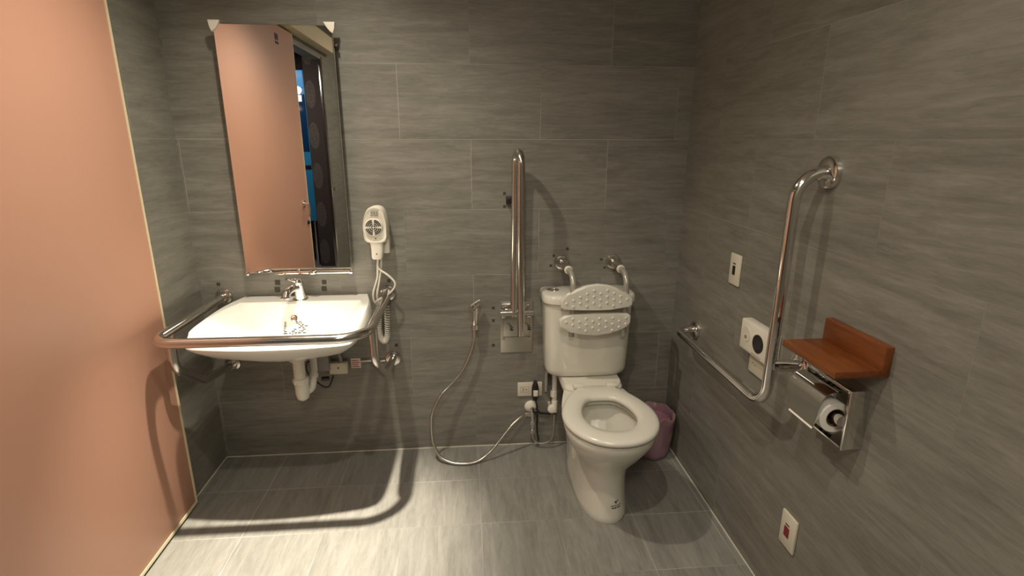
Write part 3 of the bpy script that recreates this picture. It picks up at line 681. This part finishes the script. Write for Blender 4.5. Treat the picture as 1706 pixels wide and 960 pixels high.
cbx = thing('emergency_call_unit', 'white box with round black speaker on the right wall behind the grab bar', 'intercom', (W, 1.6, .79))
MB().box(W-.040, W, 1.510, 1.690, .785, .892, .006).build('housing', M['plastic'], cbx)
MB().rev([(.031, 0), (.031, .003), (.026, .005), (.022, .002)], (W-.040, 1.572, .838), (-1, 0, 0), 32).build('speaker', M['black'], cbx)
MB().rev([(.026, 0), (.026, .002)], (W-.040, 1.648, .846), (-1, 0, 0), 28).build('push_ring', M['cream_plastic'], cbx)
MB().rev([(.006, 0), (.006, .002)], (W-.042, 1.648, .836), (-1, 0, 0), 14).build('indicator', M['greyprint'], cbx)
q = MB()
for k in range(10): q.box(W-.0408, W-.0398, 1.548+k*.006, 1.551+k*.006, .793, .7955)
q.build('print', M['greyprint'], cbx, smooth=False)
lo = thing('outlet_plate', 'cream wall outlet plate under the white speaker box', 'socket', (W, 1.58, .70))
MB().box(W-.010, W, 1.535, 1.665, .705, .783, .003).build('face_plate', M['cream_plastic'], lo)
MB().box(W-.0108, W-.0098, 1.635, 1.641, .742, .744).box(W-.0108, W-.0098, 1.62, 1.626, .738, .740).build('holes', M['darkprint'], lo, smooth=False)
def plate(y0, y1, z0, z1, label, red, name='call_switch'):
    t = thing(name, label, 'switch', (W, (y0+y1)/2, z0))
    MB().box(W-.009, W, y0, y1, z0, z1, .004).build('face_plate', M['cream_plastic'], t)
    c = (y0+y1)/2+.002; zc = (z0+z1)/2; wd = .012 if red else .009
    MB().box(W-.0115, W-.008, c-wd, c+wd, zc-.020, zc+.014, .0015).build('rocker', M['red'] if red else M['black'], t)
    MB().box(W-.0105, W-.008, c-.009, c+.009, zc+.020, zc+.024, .0005).build('lens', M['darkprint'], t)
plate(1.803, 1.877, .968, 1.084, 'cream call switch plate with black rocker, on right wall at the upper left', False)
plate(1.292, 1.367, .246, .364, 'cream call switch plate with dark red rocker, low on the right wall', True)

# ------------------------------------------------------------------ dark adhesive squares left on the tiles
pt = [(-.851, .870, .022, 'upper dark adhesive square left of the faucet'), (-.855, .838, .024, 'lower dark adhesive square left of the faucet'),
      (-.648, .868, .020, 'upper dark adhesive square right of the faucet'), (-.651, .838, .022, 'lower dark adhesive square right of the faucet'),
      (.112, .727, .013, 'topmost small dark adhesive square left of the hinge plate'), (.112, .665, .013, 'middle small dark adhesive square left of the hinge plate'), (.111, .541, .013, 'lowest small dark adhesive square left of the hinge plate'),
      (.166, 1.258, .012, 'small dark adhesive square just above the black bar catch'), (.166, 1.200, .012, 'small dark adhesive square just below the black bar catch'),
      (.455, 1.004, .012, 'lone dark adhesive dot high between the two backrest flanges'), (.380, .926, .011, 'lower dark adhesive dot left of the left backrest flange'), (.393, .972, .011, 'upper dark adhesive dot beside the left backrest flange'),
      (.617, .951, .011, 'upper dark adhesive dot left of the right backrest flange'), (.634, .912, .010, 'lower dark adhesive dot beside the right backrest flange'),
      (-.345, .555, .015, 'dark adhesive square above the lower right flange of the basin rail'), (-1.105, .868, .015, 'dark adhesive square above the upper left flange of the basin rail'), (-.362, .868, .015, 'dark adhesive square above the upper right flange of the basin rail')]
for x, z, s, lab in pt:
    o = MB().box(x-s/2, x+s/2, D-.0018, D, z-s/2, z+s/2, .0004, 1).build('adhesive_mark', M['patch'], smooth=False, loc=(x, D, z))
    tag(o, lab, 'stain', 'dark adhesive marks on the back wall')
tag(MB().box(L, L+.002, -.36, -.325, 1.04, 1.075).build('adhesive_mark', M['patch'], smooth=False, loc=(L, -.34, 1.04)), 'dark adhesive square on the tiles beyond the doorway, seen in the mirror', 'stain')

# ------------------------------------------------------------------ lights
def spot(name, loc, e, size, blend, rad, c=(1, .86, .66), target=None):
    l = bpy.data.lights.new(name, 'SPOT'); l.energy = e; l.spot_size = math.radians(size); l.spot_blend = blend; l.shadow_soft_size = rad; l.color = c
    o = bpy.data.objects.new(name, l); col.objects.link(o); o.location = loc
    d = (V(target)-V(loc)) if target else V((0, 0, -1)); o.rotation_euler = d.to_track_quat('-Z', 'Y').to_euler()
    return o
WARM = (1, .90, .735)
spot('basin_beam', (-.52, 1.67, H-.012), 800, 39, 1., .028, WARM, (-.67, 1.70, 0))
spot('basin_spill', (-.52, 1.67, H-.012), 80, 128, .8, .028, WARM)
spot('room_spot', (.03, .75, H-.012), 44, 146, .8, .025, WARM)
def area(name, loc, e, s, c, rot=(0, 0, 0)):
    l = bpy.data.lights.new(name, 'AREA'); l.energy = e; l.size = s; l.color = c; o = bpy.data.objects.new(name, l); col.objects.link(o); o.location = loc; o.rotation_euler = rot
area('corridor_fill', (-2.0, -.9, H-.02), 16, .4, (1, .94, .88))  # added fill light for the corridor, no lamp seen there
area('fill_panel_light', (0, -.45, H-.035), 19, .55, (1, .90, .76))  # soft room fill that goes with the added panel
area('corridor_fill_far', (-1.9, .9, H-.02), 6, .3, (1, .95, .9))  # second added corridor fill, likewise without a visible source
w = bpy.data.worlds.new('World'); bpy.context.scene.world = w; w.use_nodes = True
w.node_tree.nodes['Background'].inputs[0].default_value = (1, .93, .82, 1); w.node_tree.nodes['Background'].inputs[1].default_value = .02

# ------------------------------------------------------------------ camera
cam = bpy.data.cameras.new('camera'); cam.sensor_width = 36; cam.lens = 36*889.1/1706; cam.clip_start = .02
co = bpy.data.objects.new('camera', cam); col.objects.link(co); bpy.context.scene.camera = co
yaw, pit, rol = .0838, .2707, .0013
f = V((math.sin(yaw)*math.cos(pit), math.cos(yaw)*math.cos(pit), -math.sin(pit)))
r0 = V((math.cos(yaw), -math.sin(yaw), 0)); u0 = r0.cross(f)
r = r0*math.cos(rol)+u0*math.sin(rol); u = -r0*math.sin(rol)+u0*math.cos(rol)
co.matrix_world = Matrix(((r.x, u.x, -f.x, 0), (r.y, u.y, -f.y, 0), (r.z, u.z, -f.z, 1.4857), (0, 0, 0, 1)))
sc_ = bpy.context.scene
sc_.view_settings.view_transform = 'Standard'; sc_.view_settings.look = 'None'; sc_.view_settings.gamma = 1; sc_.view_settings.use_curve_mapping = False
sc_.view_settings.exposure = 0.0
